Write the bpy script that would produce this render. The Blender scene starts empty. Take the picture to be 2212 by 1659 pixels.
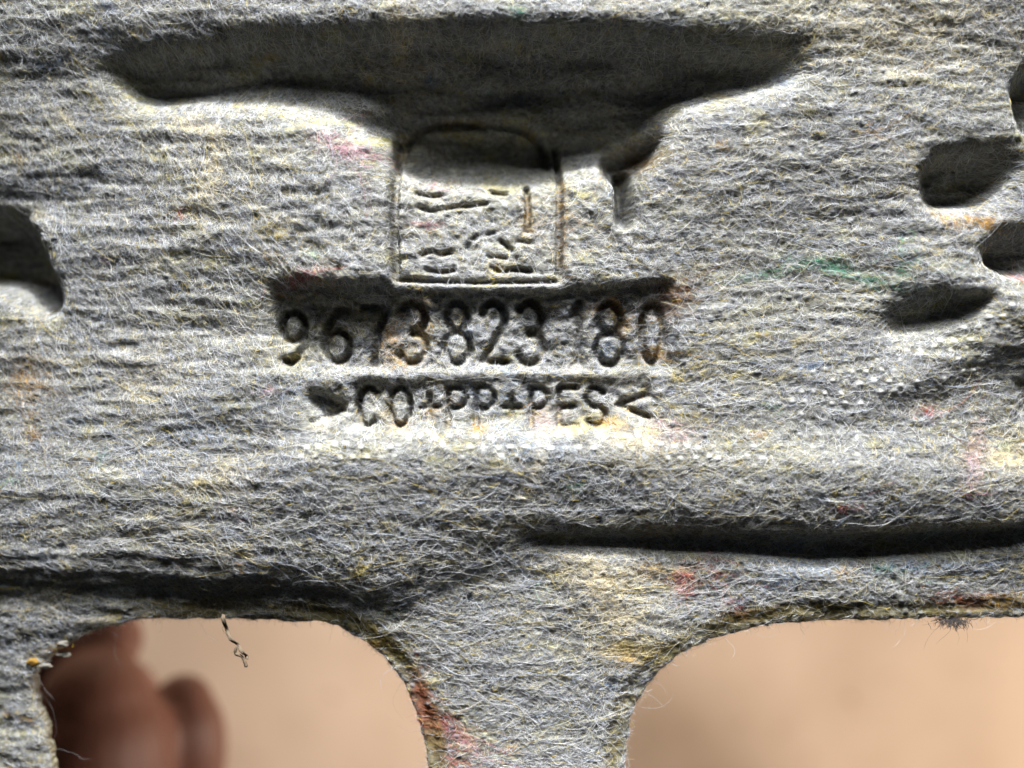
import bpy, math, random
import numpy as np
from mathutils import Vector, Matrix

# ------------------------------------------------------------------ frame of reference
# felt lies flat at z = Z0 above the tabletop (z = 0), the camera looks straight down at it.
# "u, v" below are felt coordinates in units of S metres, origin upper left, v downwards.
S = 0.150 / 2212.0
Z0 = 0.150
D = 0.140
def wx(u): return (u - 1106.0) * S
def wy(v): return (829.5 - v) * S
MM = 0.001

scene = bpy.context.scene
col = scene.collection
rng = np.random.default_rng(11)
random.seed(5)

# ------------------------------------------------------------------ camera
cam = bpy.data.cameras.new('camera'); co = bpy.data.objects.new('camera', cam); col.objects.link(co)
co.location = (0, 0, Z0 + D)
cam.sensor_width = 36.0
cam.lens = 36.0 * D / 0.150
cam.clip_start = 0.002; cam.clip_end = 20.0
cam.dof.use_dof = True
cam.dof.focus_distance = D + 0.001
cam.dof.aperture_fstop = cam.lens / 7.8
scene.camera = co

# ------------------------------------------------------------------ light
w = bpy.data.worlds.new('World'); scene.world = w; w.use_nodes = True
w.node_tree.nodes['Background'].inputs[0].default_value = (0.86, 0.93, 1.0, 1)
w.node_tree.nodes['Background'].inputs[1].default_value = 0.03
def lamp(name, loc, target, energy, color, size, size_y=None):
    l = bpy.data.lights.new(name, 'AREA'); l.energy = energy; l.color = color
    l.shape = 'RECTANGLE' if size_y else 'DISK'; l.size = size
    if size_y: l.size_y = size_y
    o = bpy.data.objects.new(name, l); col.objects.link(o); o.location = loc
    o.rotation_euler = (Vector(target) - Vector(loc)).to_track_quat('-Z', 'Y').to_euler()
    return o
KEY_LOC = (0.02, 0.64, Z0 + 0.245)
kl = bpy.data.lights.new('key_torch', 'SPOT'); kl.energy = 72; kl.color = (0.98, 0.98, 1.0)
kl.spot_size = math.radians(23); kl.spot_blend = 1.0; kl.shadow_soft_size = 0.024
ko = bpy.data.objects.new('key_torch', kl); col.objects.link(ko); ko.location = KEY_LOC
ko.rotation_euler = (Vector((0.012, 0.0, Z0)) - Vector(KEY_LOC)).to_track_quat('-Z', 'Y').to_euler()
lamp('softbox', (0.0, 0.66, Z0 + 0.30), (0, -0.02, Z0), 11.6, (0.94, 0.97, 1.0), 0.34, 0.22)
lamp('table_fill', (0.42, -0.22, 0.115), (0.02, -0.09, 0.0), 1.75, (1.0, 0.88, 0.76), 0.07)  # added warm fill, low on the right, to brighten the tabletop
scene.view_settings.view_transform = 'Standard'
scene.view_settings.look = 'None'
scene.view_settings.exposure = 0.0
scene.view_settings.gamma = 1.0

# ------------------------------------------------------------------ rasters of the felt
U0, U1, V0, V1, CELL = -600.0, 2810.0, -480.0, 2240.0, 3.0
NU = int((U1 - U0) / CELL) + 1; NV = int((V1 - V0) / CELL) + 1
gu = U0 + CELL * np.arange(NU); gv = V0 + CELL * np.arange(NV)
UU, VV = np.meshgrid(gu, gv)
fu = np.fft.rfftfreq(NU, CELL)[None, :]; fv = np.fft.fftfreq(NV, CELL)[:, None]
def blur(a, su, sv=None):
    if sv is None: sv = su
    k = np.exp(-2 * np.pi ** 2 * ((su * fu) ** 2 + (sv * fv) ** 2))
    return np.fft.irfft2(np.fft.rfft2(a) * k, s=a.shape)
def noise(su, sv=None):
    n = blur(rng.standard_normal((NV, NU)), su, sv)
    return n / n.std()
def sample(a, u, v):
    x = np.clip((u - U0) / CELL, 0, NU - 1.001); y = np.clip((v - V0) / CELL, 0, NV - 1.001)
    i = x.astype(int); j = y.astype(int); fx = x - i; fy = y - j
    return (a[j, i] * (1 - fx) * (1 - fy) + a[j, i + 1] * fx * (1 - fy) + a[j + 1, i] * (1 - fx) * fy + a[j + 1, i + 1] * fx * fy)
def window(x0, y0, x1, y1):
    i0 = max(0, int((x0 - U0) / CELL)); i1 = min(NU, int((x1 - U0) / CELL) + 2)
    j0 = max(0, int((y0 - V0) / CELL)); j1 = min(NV, int((y1 - V0) / CELL) + 2)
    return slice(j0, j1), slice(i0, i1)
def seg_dist(X, Y, pts, closed=False):
    d = np.full(X.shape, 1e9)
    P = list(pts) + ([pts[0]] if closed else [])
    for (ax, ay), (bx, by) in zip(P[:-1], P[1:]):
        dx, dy = bx - ax, by - ay; L = dx * dx + dy * dy + 1e-9
        t = np.clip(((X - ax) * dx + (Y - ay) * dy) / L, 0, 1)
        d = np.minimum(d, (X - ax - t * dx) ** 2 + (Y - ay - t * dy) ** 2)
    return np.sqrt(d)
def inside(X, Y, pts):
    c = np.zeros(X.shape, bool); n = len(pts)
    for i in range(n):
        (ax, ay), (bx, by) = pts[i], pts[(i + 1) % n]
        if ay == by: continue
        cond = ((ay > Y) != (by > Y)) & (X < (bx - ax) * (Y - ay) / (by - ay) + ax)
        c ^= cond
    return c
def poly(pts, s, sv=None):
    m = np.zeros((NV, NU))
    xs = [p[0] for p in pts]; ys = [p[1] for p in pts]
    sl = window(min(xs) - 6, min(ys) - 6, max(xs) + 6, max(ys) + 6)
    m[sl] = inside(UU[sl], VV[sl], pts)
    return blur(m, s, sv)
def sstep(a, b, x):
    t = np.clip((x - a) / (b - a), 0, 1); return t * t * (3 - 2 * t)
def gauss(cx, cy, ru, rv, rot=0.0):
    c, s = math.cos(rot), math.sin(rot)
    x = (UU - cx) * c + (VV - cy) * s; y = -(UU - cx) * s + (VV - cy) * c
    return np.exp(-0.5 * ((x / ru) ** 2 + (y / rv) ** 2))
def catmull(pts, n=6, closed=True):
    out = []; m = len(pts)
    rg = range(m) if closed else range(m - 1)
    for i in rg:
        p0, p1, p2, p3 = (np.array(pts[(i + k) % m] if closed else pts[min(max(i + k, 0), m - 1)], float) for k in (-1, 0, 1, 2))
        for k in range(n):
            t = k / n
            out.append(tuple(0.5 * ((2 * p1) + (-p0 + p2) * t + (2 * p0 - 5 * p1 + 4 * p2 - p3) * t * t + (-p0 + 3 * p1 - 3 * p2 + p3) * t ** 3)))
    if not closed: out.append(tuple(pts[-1]))
    return out
# features at a depth of d mm are seen nearer the middle: this gives their true place on the felt
def deep(pts, d):
    k = (D + d * MM) / D
    return [(1106 + (x - 1106) * k, 829.5 + (y - 829.5) * k) for x, y in pts]

hole_left = catmull(deep([(92, 1450), (132, 1402), (205, 1357)], 11) + deep([(300, 1341), (520, 1337), (690, 1340), (770, 1362),
    (850, 1430), (895, 1510), (918, 1590), (926, 1680), (925, 1900), (880, 2050), (760, 2100), (420, 2105), (200, 2060)], 6) + deep([
    (140, 1900), (138, 1690), (108, 1560), (92, 1505)], 11))
hole_right = catmull(deep([(1345, 1690), (1347, 1600), (1360, 1528), (1400, 1455), (1455, 1405), (1530, 1368), (1620, 1343),
    (1720, 1330), (1850, 1326), (2212, 1322), (2450, 1322), (2560, 1370), (2620, 1500), (2620, 1850), (2560, 2030), (2400, 2090),
    (1600, 2095), (1420, 2040), (1350, 1900)], 6))
sdf = np.full((NV, NU), 400.0)
for H in (hole_left, hole_right):
    xs = [p[0] for p in H]; ys = [p[1] for p in H]
    sl = window(min(xs) - 400, min(ys) - 400, max(xs) + 400, max(ys) + 400)
    d = seg_dist(UU[sl], VV[sl], H, True)
    d = np.where(inside(UU[sl], VV[sl], H), -d, d)
    sdf[sl] = np.minimum(sdf[sl], d)
sdf_clean = sdf.copy()
sdf = sdf + 1.6 * noise(6) + 1.2 * noise(22)

# ------------------------------------------------------------------ height of the felt in mm
h = np.zeros((NV, NU))
h += 0.36 * noise(170, 90) + 0.08 * noise(70, 24)
# long moulded channel along the top and its deeper middle pocket
chan = [(215, 118), (500, 96), (850, 96), (1250, 98), (1700, 112), (1760, 140), (1650, 196), (1470, 226), (1430, 290), (1380, 330), (1215, 362),
        (850, 362), (815, 310), (730, 246), (560, 214), (270, 206)]
h -= 5.2 * poly(chan, 38, 26) * (1 + 0.12 * noise(60, 16))
pocket = [(850, 200), (1200, 190), (1440, 190), (1440, 300), (1400, 325), (1215, 395), (850, 395), (835, 300)]
h -= 2.0 * poly(pocket, 30, 24)
h -= 2.4 * gauss(1030, 430, 180, 95) + 0.8 * gauss(1340, 330, 90, 70)
h += 2.0 * gauss(1120, 46, 330, 34)
h -= 5.0 * (1 - sstep(-200, 950, UU))
h += 1.2 * np.exp(-0.5 * ((VV - 5) / 70.0) ** 2)
# swelling left of the stamp and to the right of the channel
h += 1.5 * gauss(640, 470, 240, 130) + 1.1 * gauss(2000, 250, 260, 120, 0.3) - 0.9 * gauss(1620, 560, 200, 80)
h += 1.3 * gauss(480, 840, 120, 62) + 0.9 * gauss(740, 600, 110, 40, 0.2) + 1.2 * gauss(800, 500, 60, 110) + 1.5 * gauss(2090, 650, 130, 46, 0.5) + 0.8 * gauss(1900, 1040, 240, 60)
# stamp field
stamp = [(842, 262), (1212, 262), (1212, 606), (852, 606), (842, 560)]
h -= 1.5 * poly(stamp, 6)
field = [(585, 612), (842, 612), (1215, 624), (1450, 602), (1460, 800), (600, 800), (585, 760)]
h -= 1.3 * poly(field, 8, 7)
h += 0.2 * gauss(720, 575, 170, 32) + 0.3 * gauss(1350, 560, 130, 30)
row2 = [(752, 826), (1020, 818), (1405, 812), (1420, 850), (1330, 885), (1318, 926), (900, 928), (760, 930)]
h -= 1.1 * poly(row2, 8, 8)
h -= 1.5 * poly([(585, 640), (1460, 640), (1440, 930), (660, 930)], 40, 30)
h -= 2.2 * poly([(662, 842), (745, 862), (742, 885), (700, 912), (668, 880)], 8)
# the crest that runs under the lettering, then the long roll-off towards the openings
crest = catmull([(-300, 1090), (200, 1060), (480, 1050), (700, 1000), (1000, 992), (1350, 985), (1600, 1015), (1900, 1010), (2150, 1040), (2700, 1060)], 8, False)
cx = np.array([p[0] for p in crest]); cy = np.array([p[1] for p in crest])
CV = np.interp(gu, cx, cy)[None, :]
t = VV - CV
amp = np.interp(gu, [-300, 300, 640, 1400, 1700, 2212, 2600], [0.6, 1.0, 2.0, 2.0, 1.6, 1.3, 1.0])[None, :]
h += amp * np.where(t < 0, np.exp(-0.5 * (t / 42.0) ** 2), np.exp(-0.5 * (t / 125.0) ** 2))
h += 1.4 * gauss(2070, 765, 160, 34, -0.42) + 1.3 * gauss(2040, 520, 50, 90, -0.6) + 1.2 * gauss(2140, 640, 120, 25, 0.4)
low = blur(np.where((VV > np.interp(gu, [-600, 150, 400, 800, 1000, 1150, 2212, 2810], [1345, 1330, 1312, 1312, 1220, 1150, 1156, 1156])[None, :]), 1.0, 0.0), 44, 50)
h -= np.interp(gu, [-600, 700, 1000, 1250, 2810], [3.6, 3.6, 2.6, 2.0, 2.0])[None, :] * low
h -= 2.9 * poly([(1120, 1162), (1500, 1160), (1700, 1166), (2212, 1146), (2700, 1140), (2700, 1172), (2212, 1176), (1900, 1206), (1760, 1216), (1640, 1200), (1400, 1186), (1150, 1176)], 18, 14)
h -= 1.8 * poly([(-600, 1250), (700, 1270), (860, 1330), (700, 1330), (300, 1325), (-600, 1345)], 60, 26)
h += 0.9 * gauss(1360, 1330, 90, 60, 0.5) + 0.5 * gauss(1290, 1260, 60, 30)
# side sockets
h -= 9.5 * poly([(-260, 440), (-10, 455), (22, 500), (62, 590), (84, 645), (62, 668), (20, 650), (-40, 610), (-260, 600)], 18)
h -= 1.6 * gauss(40, 420, 170, 40)
def socket(depth, pts, s1, s2):
    xs = [p[0] for p in pts]; a, b = min(xs), min(max(xs), 2260)
    t_ = sstep(a + 0.25 * (b - a), b, UU)
    return depth * (poly(pts, s1) * (1 - t_) + poly(pts, s2) * t_) * (1 + 0.10 * noise(24, 10))
h -= socket(6.4, deep([(1982, 388), (2000, 352), (2120, 345), (2180, 400), (2120, 448), (2010, 462), (1976, 435)], 3), 18, 32)
h -= socket(5.4, [(2128, 545), (2160, 512), (2260, 500), (2500, 500), (2500, 620), (2260, 600), (2160, 588), (2126, 570)], 18, 26)
h -= socket(2.6, [(1925, 662), (2040, 645), (2150, 636), (2130, 662), (2050, 692), (1950, 728), (1908, 715)], 18, 12)
h -= socket(3.4, [(2235, 800), (2500, 770), (2500, 930), (2260, 920), (2215, 890)], 26, 18)
h -= socket(5.5, [(2240, 130), (2600, 110), (2600, 360), (2290, 345), (2205, 280), (2190, 190)], 14, 18)
h -= 4.2 * (1 - sstep(7, 24, seg_dist(UU, VV, [(1352, 360), (1350, 420), (1350, 478)])))
h -= 5.5 * poly([(1312, 322), (1440, 275), (1408, 342), (1372, 390), (1364, 478), (1342, 482), (1334, 400), (1310, 372)], 10)
# raised strokes of the stamp
stroke = np.zeros((NV, NU))
def draw(pts, wd, hh=1.0):
    xs = [p[0] for p in pts]; ys = [p[1] for p in pts]
    sl = window(min(xs) - 30, min(ys) - 30, max(xs) + 30, max(ys) + 30)
    d = seg_dist(UU[sl], VV[sl], pts)
    stroke[sl] = np.maximum(stroke[sl], hh * (1 - sstep(wd * 0.45, wd * 1.15, d)))
def arc(cx, cy, rx, ry, a0, a1, n=12):
    return [(cx + rx * math.cos(math.radians(a0 + (a1 - a0) * k / n)), cy - ry * math.sin(math.radians(a0 + (a1 - a0) * k / n))) for k in range(n + 1)]
GL = {
 '9': [arc(.5, .30, .42, .28, 0, 360), [(.92, .3), (.9, .6), (.72, .86), (.42, 1.0), (.2, .95)]],
 '6': [arc(.5, .70, .42, .28, 0, 360), [(.08, .7), (.12, .38), (.32, .12), (.6, 0), (.82, .05)]],
 '7': [[(.05, .02), (.95, .02), (.6, .45), (.4, 1)]],
 '3': [arc(.45, .27, .42, .26, 150, -90), arc(.45, .74, .47, .26, 90, -150)],
 '5': [[(.9, .02), (.18, .02), (.12, .45)], arc(.45, .69, .45, .29, 130, -150)],
 '1': [[(.2, .2), (.6, 0), (.6, 1)]],
 '8': [arc(.5, .25, .36, .24, 0, 360), arc(.5, .74, .45, .26, 0, 360)],
 '0': [arc(.5, .5, .42, .49, 0, 360)],
 'C': [arc(.55, .5, .45, .49, 50, 310)],
 'O': [arc(.5, .5, .45, .49, 0, 360)],
 'T': [[(0, .02), (1, .02)], [(.5, .02), (.5, 1)]],
 'P': [[(.08, 1), (.08, .02), (.5, .02)], arc(.5, .27, .42, .25, 90, -90), [(.5, .52), (.08, .52)]],
 'F': [[(.95, .02), (.1, .02), (.1, 1)], [(.1, .48), (.85, .48)]],
 'L': [[(.1, 0), (.1, .98), (.92, .98)]],
 '2': [arc(.48, .28, .42, .27, 160, -30) + [(.08, .97), (.95, .97)]],
 '+': [[(.5, .2), (.5, .8)], [(.05, .5), (.95, .5)]],
 'S': [arc(.5, .27, .42, .25, 30, 270) + arc(.5, .74, .44, .25, 90, -150)],
 'N': [[(.05, 1), (.05, 0), (.92, 1), (.92, 0)]],
 'E': [[(.92, .02), (.1, .02), (.1, .98), (.92, .98)], [(.1, .5), (.8, .5)]],
 'X': [[(.05, 0), (.95, 1)], [(.95, 0), (.05, 1)]],
 '>': [[(0, .1), (1, .5), (0, .9)]],
 '<': [[(1, .1), (0, .5), (1, .9)]],
}
def glyph(ch, x0, x1, y0, y1, wd, hh=1.0):
    for st in GL[ch]:
        draw([(x0 + p[0] * (x1 - x0), y0 + p[1] * (y1 - y0)) for p in st], wd, hh)
for ch, c, wd_, y0, y1 in (('9', 624, 60, 668, 784), ('6', 722, 64, 664, 784), ('7', 808, 58, 658, 786), ('3', 890, 66, 648, 784),
                           ('8', 985, 62, 648, 784), ('2', 1066, 60, 648, 784), ('3', 1148, 62, 648, 784), ('1', 1250, 36, 650, 784),
                           ('8', 1320, 64, 652, 786), ('0', 1413, 56, 652, 784)):
    glyph(ch, c - wd_ / 2, c + wd_ / 2, y0, y1, 9.0)
for ch, c, wd_ in (('C', 790, 50), ('O', 862, 52), ('+', 925, 40), ('P', 986, 46), ('P', 1048, 46), ('+', 1106, 38), ('P', 1166, 44), ('E', 1228, 48), ('S', 1290, 48)):
    glyph(ch, c - wd_ / 2, c + wd_ / 2, 835, 922, 6.6, 0.95)
glyph('>', 672, 738, 850, 918, 7, 0.5); glyph('<', 1338, 1402, 846, 906, 8, 0.9)
# emblem inside the square frame
for st, wd_ in (([(895, 408), (925, 413), (950, 410)], 4.5), ([(900, 440), (930, 447), (977, 437), (1050, 428)], 5.5), ([(1062, 402), (1095, 405)], 5.5),
                ([(1008, 528), (1016, 512), (1034, 502), (1066, 495)], 6), ([(1080, 512), (1092, 522), (1104, 535)], 5.5), ([(1052, 548), (1094, 553)], 4.5),
                ([(906, 548), (932, 538), (948, 545), (972, 538)], 6), ([(920, 580), (950, 584), (980, 580)], 5.5), ([(1062, 572), (1080, 582), (1110, 578), (1146, 581)], 6.5),
                ([(1125, 514), (1150, 518)], 5), ([(866, 322), (870, 282), (900, 250), (970, 238), (1080, 240), (1148, 256), (1180, 290), (1184, 325)], 12)):
    draw(catmull(st, 5, False), wd_, 0.9)
h += 0.6 * np.exp(-0.5 * ((VV - 621) / 6.0) ** 2) * sstep(835, 860, UU) * (1 - sstep(1190, 1225, UU))
stroke = blur(stroke, 2.3) * (0.94 + 0.18 * noise(16))
h -= 1.65 * stroke
groove = np.zeros((NV, NU))
for st, wd_ in (([(850, 285), (850, 380), (850, 480), (856, 590)], 9), ([(858, 603), (1020, 608), (1200, 606)], 8), ([(1208, 290), (1212, 390), (1210, 500), (1208, 590)], 8), ([(1138, 392), (1142, 440), (1140, 490)], 7)):
    xs = [p[0] for p in st]; ys = [p[1] for p in st]
    sl = window(min(xs) - 30, min(ys) - 30, max(xs) + 30, max(ys) + 30)
    groove[sl] = np.maximum(groove[sl], 1 - sstep(wd_ * 0.3, wd_ * 1.3, seg_dist(UU[sl], VV[sl], st)))
h -= 2.0 * groove
in_stamp = np.clip(poly([(585, 380), (1460, 380), (1460, 930), (640, 930)], 30), 0, 1)
# flange edge rolls over, with a pressed line beside it
h -= 0.5 * np.exp(-np.clip(sdf_clean, 0, 400) / 5.0)
ledge = (1 - sstep(26, 44, sdf_clean + 5 * noise(40))) * sstep(200, 700, UU)
h -= 0.28 * ledge
edge_band = np.exp(-0.5 * ((sdf_clean - 22) / 12.0) ** 2) * sstep(-500, 600, UU)
h -= 0.25 * edge_band * (0.6 + 0.4 * noise(26))
# matted relief: short horizontal wrinkles, lumps, fibre grain
wr = noise(30, 5); wr2 = noise(60, 9)
leftness = 1 - sstep(300, 900, UU)
h += (0.03 + 0.07 * leftness + 0.05 * sstep(1400, 1900, UU) * (1 - sstep(700, 1000, VV))) * wr + (0.03 + 0.07 * leftness) * wr2 + 0.04 * noise(12, 4.5) + 0.05 * noise(4.2, 3) 
h += in_stamp * (0.10 * noise(11, 8) + 0.09 * noise(5))
clump = noise(90, 28)

# needle points: a loose lattice of small round pits, pressed flat and white on the crest
pit = np.zeros((NV, NU)); white = np.zeros((NV, NU))
su_, sv_ = 29.0, 23.0
row = 0
for v in np.arange(20, 1660, sv_):
    row += 1
    for u in np.arange(0, 2212, su_):
        uu = u + (row % 2) * su_ / 2 + random.gauss(0, 2.5); vv = v + random.gauss(0, 2.5)
        zone = 0.5 if uu > 900 else 0.12
        tcr = vv - np.interp(uu, cx, cy)
        onc = (640 < uu < 1680 and -52 < tcr < -4 and not (640 < uu < 1330 and vv < 936)) or (1700 < uu < 2200 and abs(vv - (880 - (uu - 1750) * 0.42)) < 45) or (1750 < uu < 2160 and abs(vv - 800) < 20)
        sl = window(uu - 16, vv - 16, uu + 16, vv + 16)
        r = np.hypot(UU[sl] - uu, (VV[sl] - vv) * 1.15)
        if onc:
            if random.random() < 0.72: white[sl] = np.maximum(white[sl], (1 - sstep(3.5, 10.0, r)) * random.uniform(.6, 1))
        elif random.random() < zone:
            pit[sl] = np.maximum(pit[sl], (1 - sstep(3.5, 8.5, r)) * random.uniform(.4, 1))
lie = h.copy()
h += 0.28 * pit
h += 0.34 * white

# ------------------------------------------------------------------ dye: colours of the recycled fibres (weights of tinted shreds)
TINT = {'yellow': (0.62, 0.50, 0.16), 'ochre': (0.50, 0.27, 0.04), 'olive': (0.19, 0.165, 0.05), 'red': (0.50, 0.09, 0.08),
        'pink': (0.62, 0.30, 0.36), 'green': (0.10, 0.36, 0.22), 'blue': (0.20, 0.30, 0.46), 'cream': (0.82, 0.70, 0.46), 'brown': (0.26, 0.11, 0.03)}
patches = []
def patch(name, cx_, cy_, ru, rv, rot=0, s=0.8): patches.append((name, cx_, cy_, ru, rv, rot, s))
for a in (('cream', 405, 262, 34, 12, .2), ('cream', 455, 315, 10, 44, -.1), ('cream', 440, 410, 14, 30, 0, .5), ('yellow', 600, 500, 42, 9, .1, .6), ('ochre', 20, 815, 30, 32, 0, .6),
          ('cream', 90, 775, 40, 5), ('red', 648, 602, 34, 10, -.35, .9), ('pink', 712, 305, 34, 14, .5, .5), ('pink', 770, 330, 20, 14, .5, .4),
          ('green', 1660, 590, 60, 7, -.25, .6), ('green', 1790, 572, 50, 7, .2, .6), ('green', 1945, 570, 12, 30, 0, .55), ('green', 1870, 600, 40, 8, .3, .5),
          ('ochre', 830, 725, 12, 26, .3, .9), ('yellow', 760, 690, 20, 18, 0, .5), ('ochre', 905, 690, 10, 40, .1, .6), ('ochre', 860, 775, 30, 8, 0, .5), ('yellow', 620, 765, 30, 12, 0, .6),
          ('ochre', 1325, 660, 12, 14, 0, 1), ('ochre', 1290, 662, 9, 14, 0, 1), ('ochre', 1350, 700, 10, 12, 0, .9), ('ochre', 1410, 765, 24, 10, 0, .8), ('ochre', 1213, 470, 7, 70, 0, .8),
          ('ochre', 1140, 455, 8, 30, 0, .8), ('cream', 1138, 490, 18, 12, 0, .6), ('yellow', 1072, 578, 16, 12, 0, .9), ('yellow', 1460, 812, 12, 10, 0, .9), ('olive', 1400, 330, 40, 20, -.5, .6),
          ('brown', 1385, 325, 24, 18, -.5, .9), ('brown', 1440, 640, 34, 24, 0, .8), ('ochre', 1036, 925, 10, 9, 0, 1), ('ochre', 930, 885, 10, 8, 0, .6), ('ochre', 860, 922, 12, 7, 0, .9),
          ('ochre', 1320, 918, 26, 10, 0, .8), ('cream', 1345, 950, 60, 30, .5, .35), ('blue', 1150, 960, 40, 40, .6, .35), ('cream', 1130, 1050, 10, 46, .55, .7), ('cream', 1160, 975, 9, 40, .2, .6),
          ('pink', 1170, 905, 18, 18, 0, .4), ('blue', 1300, 760, 14, 10, 0, .5), ('cream', 1240, 800, 14, 20, 0, .6), ('pink', 1440, 930, 40, 20, 0, .3),
          ('cream', 2170, 975, 60, 30, 0, .7), ('pink', 2090, 1000, 14, 50, .3, .55), ('ochre', 2110, 480, 40, 8, .2, .8), ('ochre', 2040, 478, 22, 8, .5, .8), ('red', 2205, 590, 12, 8, 0, .6), ('red', 1990, 885, 24, 8, 0, .4),
          ('cream', 1280, 1245, 70, 24, .25, .7), ('cream', 1330, 1320, 66, 44, .5, .65), ('ochre', 1405, 1235, 16, 12, 0, .8), ('red', 1480, 1262, 14, 20, 0, .95), ('red', 1545, 1235, 26, 6, 1.2, .7),
          ('red', 1598, 1325, 16, 9, .5, 1), ('cream', 1450, 1235, 60, 6, -.1, .5), ('cream', 1310, 1420, 54, 12, .0, .9), ('yellow', 1375, 1410, 34, 14, .2, 1), ('ochre', 1350, 1430, 16, 9, 0, .8),
          ('blue', 1690, 1235, 60, 30, 0, .3), ('blue', 1990, 1225, 70, 14, 0, .35), ('red', 2080, 1300, 40, 10, .2, .5), ('ochre', 2170, 1300, 40, 12, 0, .5), ('blue', 1900, 1310, 60, 8, 0, .5),
          ('red', 905, 1540, 12, 44, -.2, .9), ('red', 960, 1580, 24, 12, .5, .7), ('pink', 1010, 1620, 34, 12, .6, .5), ('red', 975, 1640, 20, 20, 0, .4), ('cream', 470, 1020, 50, 26, 0, .3), ('cream', 390, 1120, 16, 50, 0, .3),
          ('cream', 290, 830, 60, 50, 0, .25), ('ochre', 85, 1440, 22, 10, 0, .9), ('cream', 60, 1300, 60, 40, 0, .2), ('yellow', 405, 420, 30, 30, 0, .2), ('olive', 1540, 570, 120, 30, 0, .25),
          ('olive', 1480, 990, 120, 24, 0, .35), ('blue', 400, 900, 200, 80, 0, .12), ('blue', 1080, 860, 60, 20, 0, .25), ('cream', 860, 60, 14, 70, 0, .4), ('green', 1110, 40, 16, 8, 0, .5), ('cream', 1900, 60, 200, 60, 0, .3)):
    patch(*a)
for k in range(260):    # stray shreds of dyed cloth all over
    nm = random.choices(['yellow', 'ochre', 'olive', 'red', 'pink', 'green', 'blue', 'cream'], [22, 12, 12, 2, 4, 4, 16, 16])[0]
    patch(nm, random.uniform(-20, 2230), random.uniform(-20, 1680), random.uniform(5, 22), random.uniform(3, 8), random.gauss(0, .5), random.uniform(.3, .8))
grey = np.stack([0.165 + 0 * UU, 0.167 + 0 * UU, 0.160 + 0 * UU], -1)
grey *= (1 + 0.10 * noise(16, 9) + 0.16 * noise(5, 3))[..., None]
warm = 0.5 + 0.5 * np.tanh(0.9 * noise(150, 70)); yl = sstep(0.6, 1.8, noise(22, 10))
grey += (0.035 * warm)[..., None] * np.array([1.0, .75, -.4]) + (0.05 * yl)[..., None] * np.array([1.1, .85, -.6])
tint = np.zeros((NV, NU, 3)); tw = np.zeros((NV, NU))
brk = 0.55 + 0.45 * np.tanh(noise(9, 6))
for (nm, a, b, ru, rv, rot, s) in patches:
    R = 3 * max(ru, rv); sl = window(a - R, b - R, a + R, b + R)
    c, sn = math.cos(rot), math.sin(rot)
    x = (UU[sl] - a) * c + (VV[sl] - b) * sn; y = -(UU[sl] - a) * sn + (VV[sl] - b) * c
    g = s * np.exp(-0.5 * ((x / ru) ** 2 + (y / rv) ** 2)) * (0.4 + 0.6 * brk[sl])
    tint[sl] += g[..., None] * np.array(TINT[nm]); tw[sl] += g
band = np.clip((1 - sstep(38, 56, sdf_clean)) * sstep(-4, 8, sdf_clean) * (0.85 + 0.4 * noise(20)), 0, 1) * sstep(0, 400, UU)   # olive binder showing along the pressed edge
tint += band[..., None] * (0.62 * np.array(TINT['olive']) + 0.10 * np.array(TINT['ochre'])); tw += band * 0.8
wgt = np.clip(tw, 0, 1)[..., None]
tcol = tint / np.maximum(tw, 1e-4)[..., None]
base = grey * (1 - 0.8 * wgt) + tcol * 0.55 * 0.8 * wgt
base = base * (1 - 0.8 * pit)[..., None] + (0.8 * pit)[..., None] * np.array([.15, .155, .17])
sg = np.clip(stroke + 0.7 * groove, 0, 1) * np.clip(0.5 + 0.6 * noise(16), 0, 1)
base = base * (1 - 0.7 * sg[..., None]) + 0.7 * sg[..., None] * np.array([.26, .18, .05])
base = base * (1 - 0.8 * white[..., None]) + 0.8 * white[..., None] * np.array([0.46, 0.46, 0.44])
base = np.clip(base, 0.01, 0.9)

# ------------------------------------------------------------------ materials
def mat(name):
    m = bpy.data.materials.new(name); m.use_nodes = True
    nt = m.node_tree
    return m, nt, nt.nodes['Principled BSDF']
m_felt, nt, pb = mat('matted_felt')
at = nt.nodes.new('ShaderNodeAttribute'); at.attribute_name = 'dye'
tc = nt.nodes.new('ShaderNodeTexCoord')
mp = nt.nodes.new('ShaderNodeMapping'); mp.inputs['Scale'].default_value = (900, 2600, 2000)
n1 = nt.nodes.new('ShaderNodeTexNoise'); n1.inputs['Scale'].default_value = 1.0; n1.inputs['Detail'].default_value = 4; n1.inputs['Roughness'].default_value = .65
nt.links.new(tc.outputs['Object'], mp.inputs[0]); nt.links.new(mp.outputs[0], n1.inputs[0])
rp = nt.nodes.new('ShaderNodeMapRange'); rp.inputs[1].default_value = .3; rp.inputs[2].default_value = .72; rp.inputs[3].default_value = .45; rp.inputs[4].default_value = 1.6
nt.links.new(n1.outputs[0], rp.inputs[0])
mx = nt.nodes.new('ShaderNodeVectorMath'); mx.operation = 'SCALE'
nt.links.new(at.outputs['Color'], mx.inputs[0]); nt.links.new(rp.outputs[0], mx.inputs['Scale'])
nt.links.new(mx.outputs[0], pb.inputs['Base Color'])
bp = nt.nodes.new('ShaderNodeBump'); bp.inputs['Strength'].default_value = 0.55; bp.inputs['Distance'].default_value = 0.00018
nt.links.new(n1.outputs[0], bp.inputs['Height']); nt.links.new(bp.outputs[0], pb.inputs['Normal'])
pb.inputs['Roughness'].default_value = 0.95; pb.inputs['Specular IOR Level'].default_value = 0.15

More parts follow.
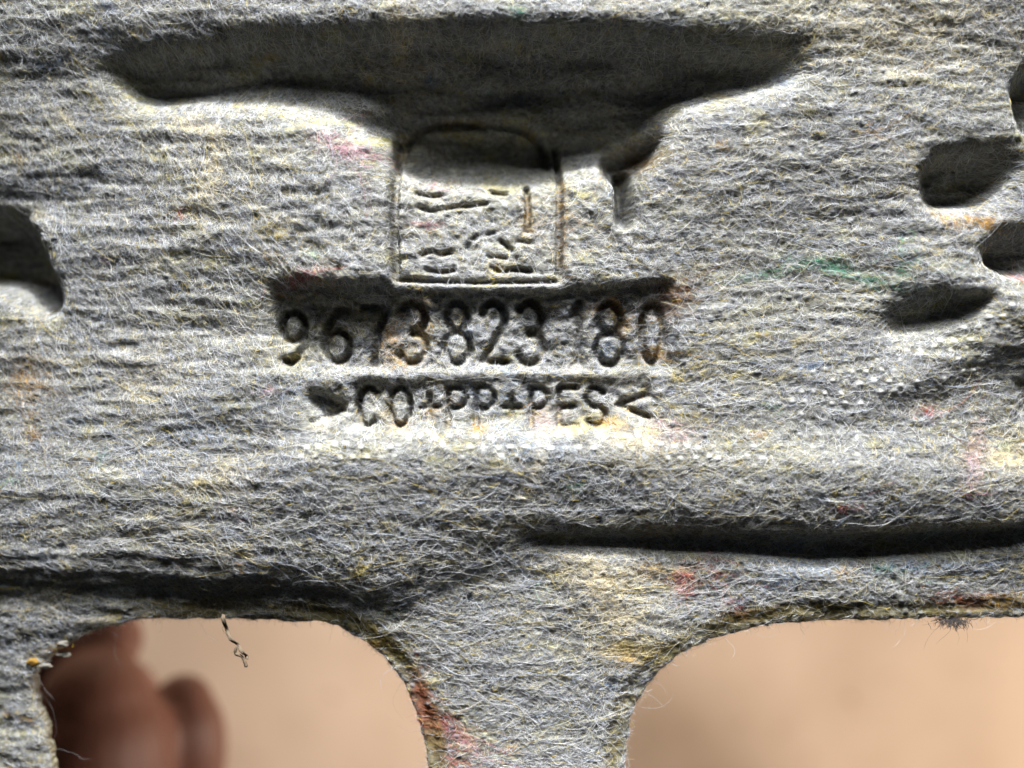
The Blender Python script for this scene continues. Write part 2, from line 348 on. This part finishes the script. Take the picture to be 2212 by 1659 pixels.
m_fib, nt, pb = mat('fibre')
at = nt.nodes.new('ShaderNodeAttribute'); at.attribute_name = 'dye'
nt.links.new(at.outputs['Color'], pb.inputs['Base Color'])
pb.inputs['Roughness'].default_value = 0.5; pb.inputs['Specular IOR Level'].default_value = 0.35

def simple(name, color, rough=.8, spec=.3):
    m, nt_, p = mat(name)
    p.inputs['Base Color'].default_value = (*color, 1); p.inputs['Roughness'].default_value = rough; p.inputs['Specular IOR Level'].default_value = spec
    return m

# ------------------------------------------------------------------ the felt sheet
felt = bpy.data.objects.new('moulded_felt_panel', None); col.objects.link(felt)
felt.location = (0, 0, Z0); felt.empty_display_size = 0.02
felt['label'] = 'grey moulded felt panel of matted recycled fibres with stamped number, held over the table'
felt['category'] = 'felt panel'
def axis(lo, hi, a, b, st):
    mid = list(np.arange(a, b, st)); out = []; x = mid[-1]; s = st
    while x < hi: s = min(s * 1.12, 16); x += s; out.append(x)
    pre = []; x = a; s = st
    while x > lo: s = min(s * 1.12, 16); x -= s; pre.append(x)
    return np.array(pre[::-1] + mid + out)
au = axis(-560, 2760, -20, 2235, 2.7); av = axis(-440, 2190, -20, 1680, 2.7)
GU, GV = np.meshgrid(au, av)
gs = sample(sdf, GU, GV)
for it in range(2):
    e = 2.0
    gx = (sample(sdf, GU + e, GV) - sample(sdf, GU - e, GV)) / (2 * e); gy = (sample(sdf, GU, GV + e) - sample(sdf, GU, GV - e)) / (2 * e)
    gl = np.hypot(gx, gy) + 1e-6
    near = np.abs(gs) < 2.2
    GU = np.where(near, GU - gx / gl * gs / gl, GU); GV = np.where(near, GV - gy / gl * gs / gl, GV)
    gs = np.where(near, sample(sdf, GU, GV), gs)
keepv = (gs > -1.0).ravel()
nv_, nu_ = GU.shape
idx = np.arange(nv_ * nu_).reshape(nv_, nu_)
F = np.stack([idx[:-1, :-1], idx[1:, :-1], idx[1:, 1:], idx[:-1, 1:]], -1).reshape(-1, 4)
F = F[keepv[F].all(1)]
PX = wx(GU).ravel(); PY = wy(GV).ravel(); PZ = (sample(h, GU, GV) * MM).ravel()
C = np.stack([sample(base[..., k], GU, GV).ravel() for k in range(3)], -1)
# boundary edges -> cut wall and underside
ed = np.concatenate([F[:, [0, 1]], F[:, [1, 2]], F[:, [2, 3]], F[:, [3, 0]]])
key = np.minimum(ed[:, 0], ed[:, 1]).astype(np.int64) * (nv_ * nu_) + np.maximum(ed[:, 0], ed[:, 1])
uq, inv, cnt = np.unique(key, return_inverse=True, return_counts=True)
bd = ed[cnt[inv] == 1]
bv = np.unique(bd)
used = np.unique(F); remap = -np.ones(nv_ * nu_, int); remap[used] = np.arange(len(used))
V = np.stack([PX, PY, PZ], -1)[used]; CC = C[used]; F = remap[F]; bd = remap[bd]; bv = remap[bv]
rings = [bv]; allV = [V]; allC = [CC]; nxt = len(V); walls = []
lut_prev = {int(k): int(k) for k in bv}
for r_ in range(3):
    nvp = V[bv].copy(); nvp[:, 2] -= 0.0007 * (r_ + 1)
    nvp[:, :2] += rng.normal(0, 0.00006, (len(bv), 2))
    allV.append(nvp); cc = CC[bv] * np.array([0.85, .8, .7]); allC.append(cc)
    lut = {int(k): nxt + i for i, k in enumerate(bv)}; nxt += len(bv)
    for a, b in bd:
        a = int(a); b = int(b); walls.append((lut_prev[a], lut[a], lut[b], lut_prev[b]))
    lut_prev = lut
# coarse underside
cu = np.arange(0, nu_, 6); cv = np.arange(0, nv_, 6)
bu, bvv = np.meshgrid(cu, cv)
us = GU[bvv, bu]; vs_ = GV[bvv, bu]
okb = sample(sdf, us, vs_) > 8
Vb = np.stack([wx(us).ravel(), wy(vs_).ravel(), (sample(blur(h, 12), us, vs_) * MM - 0.0035).ravel()], -1)
ib = np.arange(us.size).reshape(us.shape) + nxt
Fb = np.stack([ib[:-1, :-1], ib[:-1, 1:], ib[1:, 1:], ib[1:, :-1]], -1).reshape(-1, 4)
okf = okb.ravel()[Fb - nxt].all(1); Fb = Fb[okf]
allV.append(Vb); allC.append(np.full((len(Vb), 3), 0.16))
V = np.concatenate(allV); CC = np.concatenate(allC)
F = np.concatenate([F, np.array(walls), Fb]).astype(np.int32)
def mesh_np(name, V, F, mat_, parent=None, dye=None, smooth=True):
    me = bpy.data.meshes.new(name)
    me.vertices.add(len(V)); me.vertices.foreach_set('co', np.asarray(V, np.float32).ravel())
    k = F.shape[1]
    me.loops.add(F.size); me.loops.foreach_set('vertex_index', np.asarray(F, np.int32).ravel())
    me.polygons.add(len(F)); me.polygons.foreach_set('loop_start', np.arange(0, F.size, k, dtype=np.int32))
    me.update(calc_edges=True)
    if smooth: me.polygons.foreach_set('use_smooth', np.ones(len(F), bool))
    if dye is not None:
        a = me.color_attributes.new('dye', 'FLOAT_COLOR', 'POINT')
        a.data.foreach_set('color', np.concatenate([dye, np.ones((len(dye), 1))], 1).astype(np.float32).ravel())
    me.materials.append(mat_)
    o = bpy.data.objects.new(name, me); col.objects.link(o)
    if parent: o.parent = parent
    return o
sheet = mesh_np('felt_sheet', V, F, m_felt, felt, CC)

# ------------------------------------------------------------------ loose surface fibres (hair curves)
hb = blur(lie, 7)
rest = np.maximum(lie, 0.7 * lie + 0.3 * hb)
def fibres(name, N, npt, u, v, ang, length, curl, off, rad, colr, mats=m_fib, parent=felt, lift=0.0):
    P = np.zeros((N, npt, 3)); x = u.copy(); y = v.copy(); a = ang.copy(); st = length / (npt - 1)
    k = rng.normal(0, 1, N) * curl
    o = off.copy()
    for i in range(npt):
        P[:, i, 0] = x; P[:, i, 1] = y
        P[:, i, 2] = sample(rest, x, y) + o + lift * (i / (npt - 1)) ** 2
        a = a + k + rng.normal(0, 1, N) * curl * 1.2
        x = x + np.cos(a) * st; y = y + np.sin(a) * st
        o = np.clip(o + rng.normal(0, .05, N), 0.0, 1.2)
    ok = (sample(sdf, P[:, :, 0].ravel(), P[:, :, 1].ravel()).reshape(N, npt) > -4).all(1) | (lift != 0)
    P = P[ok]; colr = colr[ok]; N = len(P)
    W = np.stack([wx(P[..., 0]), wy(P[..., 1]), P[..., 2] * MM], -1).astype(np.float32)
    hc = bpy.data.hair_curves.new(name); hc.add_curves([npt] * N)
    hc.attributes['position'].data.foreach_set('vector', W.ravel())
    ra = hc.attributes.get('radius') or hc.attributes.new('radius', 'FLOAT', 'POINT')
    prof = np.interp(np.linspace(0, 1, npt), [0, .15, .85, 1], [.5, 1, 1, .4])
    ra.data.foreach_set('value', (rad[ok][:, None] * prof[None, :]).astype(np.float32).ravel())
    ca = hc.attributes.new('dye', 'FLOAT_COLOR', 'CURVE')
    ca.data.foreach_set('color', np.concatenate([colr, np.ones((N, 1))], 1).astype(np.float32).ravel())
    hc.materials.append(mats)
    ob = bpy.data.objects.new(name, hc); col.objects.link(ob); ob.parent = parent; ob['kind'] = 'stuff'
    return ob
def fibre_colour(N, u, v, lightness):
    wv = sample(np.clip(tw, 0, 1), u, v)[:, None]
    tcv = np.stack([sample(tcol[..., k], u, v) for k in range(3)], -1)
    g = np.stack([lightness * 0.985, lightness * 0.99, lightness * 0.99], -1)
    r = rng.random(N)
    g = np.where(((r < .10))[:, None], lightness[:, None] * np.array([1.0, .88, .48]), g)       # yellowed fibres
    g = np.where(((r > .10) & (r < .20))[:, None], lightness[:, None] * np.array([.70, .80, 1.0]), g)
    g = np.where(((r > .90))[:, None], g * .35, g)
    g = np.where(((r > .20) & (r < .22))[:, None], np.array([.74, .56, .08]) * np.ones((N, 1)), g)
    wt = (rng.random((N, 1)) < wv * 1.1)
    return np.clip(np.where(wt, tcv * (.75 + .5 * rng.random((N, 1))), g), 0, .92)
dens = 0.55 + 0.45 * np.tanh(0.8 * clump + 0.5 * noise(40, 18))
def scatter(N, bias=True):
    u = rng.uniform(-60, 2270, int(N * 1.8)); v = rng.uniform(-50, 1700, int(N * 1.8))
    if bias:
        k = rng.random(len(u)) < (0.25 + 0.75 * sample(dens, u, v)) * (1 - .8 * sample(pit, u, v)) * (1 - .8 * sample(white, u, v)) * (1 - .6 * np.clip(sample(stroke, u, v), 0, 1)) * (1 - .6 * sample(band, u, v)); u = u[k]; v = v[k]
    return u[:N], v[:N]
def angles(u, v, spread, iso):
    N = len(u)
    a = rng.normal(0, spread, N)
    flow = 0.25 * np.sin((u - 900) / 700) * sstep(1500, 2200, u)
    a = a + flow
    diag = (1 - sstep(500, 1150, u)) * (1 - sstep(650, 1100, v))          # combed aslant in the upper left
    a = np.where(rng.random(N) < 0.75 * diag, rng.normal(0.95, .22, N), a)
    a = np.where(rng.random(N) < iso, rng.uniform(0, math.pi, N), a)
    return a
u, v = scatter(230000); N = len(u)
fibres('short_fibre_mat', N, 5, u, v, angles(u, v, .27, .28), rng.uniform(8, 34, N), .34, rng.uniform(0, .2, N), rng.uniform(.010, .021, N) * MM,
       fibre_colour(N, u, v, .11 + .70 * rng.random(N) ** 1.5))
u, v = scatter(22000); N = len(u)
fibres('long_fibre_mat', N, 10, u, v, angles(u, v, .12, .10), rng.uniform(40, 180, N), .11, rng.uniform(.03, .26, N), rng.uniform(.0075, .0155, N) * MM,
       fibre_colour(N, u, v, rng.uniform(.3, .82, N)))
# fuzz standing out from the cut edge
bu_ = np.array([[(V[k, 0] / S) + 1106, 829.5 - V[k, 1] / S] for k in bv[rng.integers(0, len(bv), 9000)]])
inn = (bu_[:, 0] > -50) & (bu_[:, 0] < 2260) & (bu_[:, 1] > 1200) & (bu_[:, 1] < 1720); bu_ = bu_[inn]
e = 6.0
gx = sample(sdf_clean, bu_[:, 0] + e, bu_[:, 1]) - sample(sdf_clean, bu_[:, 0] - e, bu_[:, 1])
gy = sample(sdf_clean, bu_[:, 0], bu_[:, 1] + e) - sample(sdf_clean, bu_[:, 0], bu_[:, 1] - e)
an = np.arctan2(-gy, -gx); N = len(an)
ln = rng.gamma(2.0, 4.5, N) + np.where(rng.random(N) < .015, rng.uniform(30, 110, N), 0)
fibres('edge_fuzz', N, 7, bu_[:, 0] - 6 * np.cos(an), bu_[:, 1] - 6 * np.sin(an), an + rng.normal(0, .7, N), ln + 6, .25, rng.uniform(-.9, .1, N), rng.uniform(.008, .014, N) * MM,
       fibre_colour(N, bu_[:, 0], bu_[:, 1], rng.uniform(.12, .6, N)), lift=-0.01)

# added tab beyond the upper edge, out of view, shaped to shade the tabletop
def prism(name, pts, z0, z1, m, parent):
    n = len(pts); Vv = [(x, y, z1) for x, y in pts] + [(x, y, z0) for x, y in pts]
    me = bpy.data.meshes.new(name)
    me.from_pydata(Vv, [], [tuple(range(n)), tuple(range(2 * n - 1, n - 1, -1))] + [(i, n + i, n + (i + 1) % n, (i + 1) % n) for i in range(n)])
    me.materials.append(m); o = bpy.data.objects.new(name, me); col.objects.link(o); o.parent = parent
    return o
m_plain, nt, pb = mat('pressed_felt')
n1 = nt.nodes.new('ShaderNodeTexNoise'); n1.inputs['Scale'].default_value = 1500; n1.inputs['Detail'].default_value = 5
r1 = nt.nodes.new('ShaderNodeValToRGB'); r1.color_ramp.elements[0].color = (.12, .12, .11, 1); r1.color_ramp.elements[1].color = (.42, .42, .40, 1)
tc = nt.nodes.new('ShaderNodeTexCoord'); nt.links.new(tc.outputs['Object'], n1.inputs[0]); nt.links.new(n1.outputs[0], r1.inputs[0]); nt.links.new(r1.outputs[0], pb.inputs['Base Color'])
pb.inputs['Roughness'].default_value = .95
prism('shadow_tab', [(-.004, .070), (.078, .070), (.074, .130), (.064, .160), (.052, .177), (.041, .186), (.032, .190), (.022, .188), (.010, .178), (.002, .150)], -.0045, -.0015, m_plain, felt)

# ------------------------------------------------------------------ tabletop
def tag(o, label, cat): o['label'] = label; o['category'] = cat; return o
m_tab, nt, pb = mat('beige_laminate')
tc = nt.nodes.new('ShaderNodeTexCoord')
n1 = nt.nodes.new('ShaderNodeTexNoise'); n1.inputs['Scale'].default_value = 45; n1.inputs['Detail'].default_value = 5
n2 = nt.nodes.new('ShaderNodeTexNoise'); n2.inputs['Scale'].default_value = 120; n2.inputs['Detail'].default_value = 2
r1 = nt.nodes.new('ShaderNodeValToRGB'); r1.color_ramp.elements[0].color = (.56, .39, .262, 1); r1.color_ramp.elements[1].color = (.64, .455, .315, 1)
r1.color_ramp.elements[0].position = .3; r1.color_ramp.elements[1].position = .7
r2 = nt.nodes.new('ShaderNodeValToRGB'); r2.color_ramp.elements[0].position = .66; r2.color_ramp.elements[0].color = (1, 1, 1, 1); r2.color_ramp.elements[1].position = .78; r2.color_ramp.elements[1].color = (.62, .5, .4, 1)
mm = nt.nodes.new('ShaderNodeMix'); mm.data_type = 'RGBA'; mm.blend_type = 'MULTIPLY'; mm.inputs[0].default_value = 1
for n_ in (n1, n2): nt.links.new(tc.outputs['Object'], n_.inputs[0])
nt.links.new(n1.outputs[0], r1.inputs[0]); nt.links.new(n2.outputs[0], r2.inputs[0])
nt.links.new(r1.outputs[0], mm.inputs[6]); nt.links.new(r2.outputs[0], mm.inputs[7]); nt.links.new(mm.outputs[2], pb.inputs['Base Color'])
pb.inputs['Roughness'].default_value = .7; pb.inputs['Specular IOR Level'].default_value = .2
T = 1.2
tab = mesh_np('tabletop', np.array([(-T, -T, 0), (T, -T, 0), (T, T, 0), (-T, T, 0), (-T, -T, -.03), (T, -T, -.03), (T, T, -.03), (-T, T, -.03)]),
              np.array([(0, 1, 2, 3), (7, 6, 5, 4), (0, 4, 5, 1), (1, 5, 6, 2), (2, 6, 7, 3), (3, 7, 4, 0)]), m_tab, None, None, False)
tab['kind'] = 'structure'

# ------------------------------------------------------------------ hand below the panel
m_skin, nt, pb = mat('skin')
pb.inputs['Base Color'].default_value = (.23, .10, .07, 1)
pb.inputs['Subsurface Weight'].default_value = .35; pb.inputs['Subsurface Radius'].default_value = (.004, .0014, .0006); pb.inputs['Subsurface Scale'].default_value = 1.0
pb.inputs['Roughness'].default_value = .5
n1 = nt.nodes.new('ShaderNodeTexNoise'); n1.inputs['Scale'].default_value = 900; bp = nt.nodes.new('ShaderNodeBump'); bp.inputs['Strength'].default_value = .3; bp.inputs['Distance'].default_value = .0003
nt.links.new(n1.outputs[0], bp.inputs['Height']); nt.links.new(bp.outputs[0], pb.inputs['Normal'])
def HP(u, v, dep):
    k = (D + dep * MM) / D
    return ((u - 1106) * k * S, (829.5 - v) * k * S, Z0 - dep * MM)
HV = []; HF = []
def limb(pts, k=20):
    """round tube with domed ends through (u, v, depth, radius mm)"""
    P = []
    for q in catmull([(a, b) for a, b, c, r in pts], 6, False): P.append(list(q))
    Q = catmull([(c, r) for a, b, c, r in pts], 6, False)
    C_ = [Vector(HP(p[0], p[1], q[0])) for p, q in zip(P, Q)]; Rr = [q[1] * MM for q in Q]
    for end in (0, -1):                                   # domes
        c0 = C_[end]; d_ = (C_[0] - C_[1] if end == 0 else C_[-1] - C_[-2]).normalized(); r0 = Rr[end]
        add = [(c0 + d_ * r0 * math.sin(t_), r0 * math.cos(t_)) for t_ in (.35, .7, 1.0, 1.25, 1.45, 1.56)]
        if end == 0: C_ = [a for a, b in add[::-1]] + C_; Rr = [b for a, b in add[::-1]] + Rr
        else: C_ += [a for a, b in add]; Rr += [b for a, b in add]
    b0 = len(HV); n = len(C_)
    for i_, c0 in enumerate(C_):
        t_ = (C_[min(i_ + 1, n - 1)] - C_[max(i_ - 1, 0)]).normalized()
        a = t_.cross(Vector((.13, .21, 1))).normalized(); b = t_.cross(a)
        for q in range(k):
            th_ = 2 * math.pi * q / k; HV.append(tuple(c0 + a * Rr[i_] * math.cos(th_) + b * Rr[i_] * math.sin(th_)))
    for i_ in range(n - 1):
        for q in range(k): HF.append((b0 + i_ * k + q, b0 + i_ * k + (q + 1) % k, b0 + (i_ + 1) * k + (q + 1) % k, b0 + (i_ + 1) * k + q))
    HF.append(tuple(b0 + q for q in range(k))[::-1]); HF.append(tuple(b0 + (n - 1) * k + q for q in range(k)))
limb([(60, 2750, 90, 26), (120, 2420, 84, 23), (200, 2180, 80, 26), (215, 2040, 78, 24), (230, 1960, 78, 18)])                       # wrist and palm
limb([(330, 2200, 78, 18), (350, 2060, 78, 15), (385, 1960, 78, 11)]); limb([(150, 2200, 78, 18), (100, 2060, 76, 15), (30, 1960, 76, 11)])
limb([(200, 2120, 72, 17), (180, 1900, 62, 14.5), (190, 1760, 54, 13.8), (205, 1650, 50, 15.2), (208, 1575, 48, 14.4), (206, 1530, 48, 11.5)])     # thumb
limb([(110, 2080, 76, 12), (-40, 1880, 74, 9.6), (-60, 1650, 68, 8.8), (0, 1495, 62, 8.8), (110, 1428, 60, 8.0), (195, 1398, 59, 7.8), (240, 1384, 59, 6.6)])   # index, bent
limb([(250, 2060, 84, 12), (292, 1900, 84, 9.4), (290, 1700, 78, 8.8), (278, 1550, 74, 8.6), (262, 1494, 72, 7.4)])                    # middle
limb([(340, 2060, 80, 12), (375, 1900, 76, 8.8), (398, 1740, 68, 8.0), (404, 1620, 62, 8.2), (400, 1560, 60, 7.8), (395, 1522, 60, 6.4)])   # ring
limb([(390, 2080, 80, 11), (490, 2000, 80, 7.6), (530, 1900, 74, 6.8), (535, 1820, 70, 6.6), (530, 1790, 69, 5.4)])                     # little
hm = bpy.data.meshes.new('hand'); hm.from_pydata(HV, [], HF); hm.materials.append(m_skin)
hand = bpy.data.objects.new('hand', hm); col.objects.link(hand)
rm = hand.modifiers.new('Remesh', 'REMESH'); rm.mode = 'VOXEL'; rm.voxel_size = 0.0011; rm.use_smooth_shade = True
sm = hand.modifiers.new('Smooth', 'SMOOTH'); sm.iterations = 8; sm.factor = .6
tag(hand, "bare hand with bent fingers below the felt panel, seen blurred through its left opening", 'hand')

# ------------------------------------------------------------------ loose bits caught on the cut edge
def strands(name, paths, m, dye=None):
    Vs = []; Fs = []
    for path, rad in paths:
        P = [Vector(p) for p in path]; n = len(P); b0 = len(Vs); k = 5
        for i, p in enumerate(P):
            t_ = (P[min(i + 1, n - 1)] - P[max(i - 1, 0)]).normalized()
            a = t_.cross(Vector((.1, .2, 1))).normalized(); b = t_.cross(a)
            r = rad * (0.35 if i in (0, n - 1) else random.uniform(.75, 1.2))
            for q in range(k):
                th = 2 * math.pi * q / k; Vs.append(tuple(p + a * r * math.cos(th) + b * r * math.sin(th)))
        for i in range(n - 1):
            for q in range(k):
                Fs.append((b0 + i * k + q, b0 + i * k + (q + 1) % k, b0 + (i + 1) * k + (q + 1) % k, b0 + (i + 1) * k + q))
    me = bpy.data.meshes.new(name); me.from_pydata(Vs, [], Fs); me.materials.append(m)
    for p in me.polygons: p.use_smooth = True
    o = bpy.data.objects.new(name, me); col.objects.link(o); return o
def FP(u, v, z): return (wx(u), wy(v), Z0 + z * MM)
m_thread = simple('brown_thread', (.13, .10, .07), .9, .05)
m_lint = simple('dark_lint', (.05, .045, .045), .9)
m_crumb = simple('pale_crumb', (.17, .16, .135), .95, .1)
m_amber = simple('amber_crumb', (.24, .14, .03), .95, .1)
main = catmull([(472, 1336), (478, 1372), (497, 1398), (515, 1418), (524, 1434)], 6, False)
side = catmull([(503, 1404), (498, 1420), (512, 1428), (519, 1440), (523, 1452)], 5, False)
paths = []
for off_, r_ in ((0, .20), (2.2, .15), (-2.2, .15)):
    paths.append(([FP(a + off_ + random.gauss(0, .5), b + random.gauss(0, .5), -2.5 + .4 * math.sin(i * .8)) for i, (a, b) in enumerate(main)], r_ * MM))
paths.append(([FP(a, b, -2.4) for a, b in side], .24 * MM))
for k in range(9):
    i0 = random.randrange(3, len(main) - 1); a, b = main[i0]
    paths.append(([FP(a, b, -2.5), FP(a + random.uniform(-7, 7), b + 5, -2.3), FP(a + random.uniform(-13, 13), b + random.uniform(8, 20), -2.2)], .03 * MM))
th = strands('loose_thread', paths, m_thread); tag(th, 'short brown frayed thread dangling from the upper edge of the left opening', 'thread')
paths = []
for k in range(260):
    a = random.gauss(2075, 17); b = 1344 + abs(random.gauss(0, 5)); ang_ = random.uniform(.15, math.pi - .15); L = random.uniform(5, 26) if k > 5 else random.uniform(60, 110)
    pts = []; x, y, z = a, b, random.uniform(-3.6, -1.8)
    for q in range(6):
        pts.append(FP(x, y, z)); ang_ += random.gauss(0, .45); x += math.cos(ang_) * L / 5; y += math.sin(ang_) * L / 5; z += random.gauss(0, .12)
    paths.append((pts, random.uniform(.018, .04) * MM if k > 5 else .014 * MM))
tag(strands('lint_tuft', paths, m_lint), 'dark fuzzy lint tuft stuck to the upper edge of the right opening', 'lint')
def crumb(name, u, v, z, r, m, label):
    import bmesh
    bm = bmesh.new(); bmesh.ops.create_icosphere(bm, subdivisions=3, radius=1)
    for q in bm.verts:
        q.co *= 1 + .22 * math.sin(q.co.x * 3.1 + u) * math.cos(q.co.y * 4.3 + v) + random.gauss(0, .07)
        q.co = Vector((q.co.x * r[0], q.co.y * r[1], q.co.z * r[2]))
    me = bpy.data.meshes.new(name); bm.to_mesh(me); bm.free(); me.materials.append(m)
    for p in me.polygons: p.use_smooth = True
    o = bpy.data.objects.new(name, me); col.objects.link(o); o.location = FP(u, v, z); tag(o, label, 'crumb'); o['group'] = 'crumbs on the edge of the left opening'
    return o
zc = float(sample(h, np.array([140.]), np.array([1412.]))[0])
for (a, b, r, m, lb) in ((84, 1420, (.0009, .0005, .0004), m_crumb, 'pale whitish crumb, uppermost of those on the left rim of the left opening'),
                         (82, 1448, (.0011, .0004, .0004), m_crumb, 'small elongated whitish crumb poking farthest into the left opening'),
                         (14, 1462, (.0009, .0006, .0005), m_amber, 'amber yellow crumb, leftmost on the rim of the left opening'),
                         (42, 1472, (.0010, .0004, .0004), m_crumb, 'whitish crumb directly right of the amber crumb')):
    crumb('fibre_crumb', a, b, float(sample(h, np.array([min(a, 60.)]), np.array([b * 1.0]))[0]) + .1, r, m, lb)
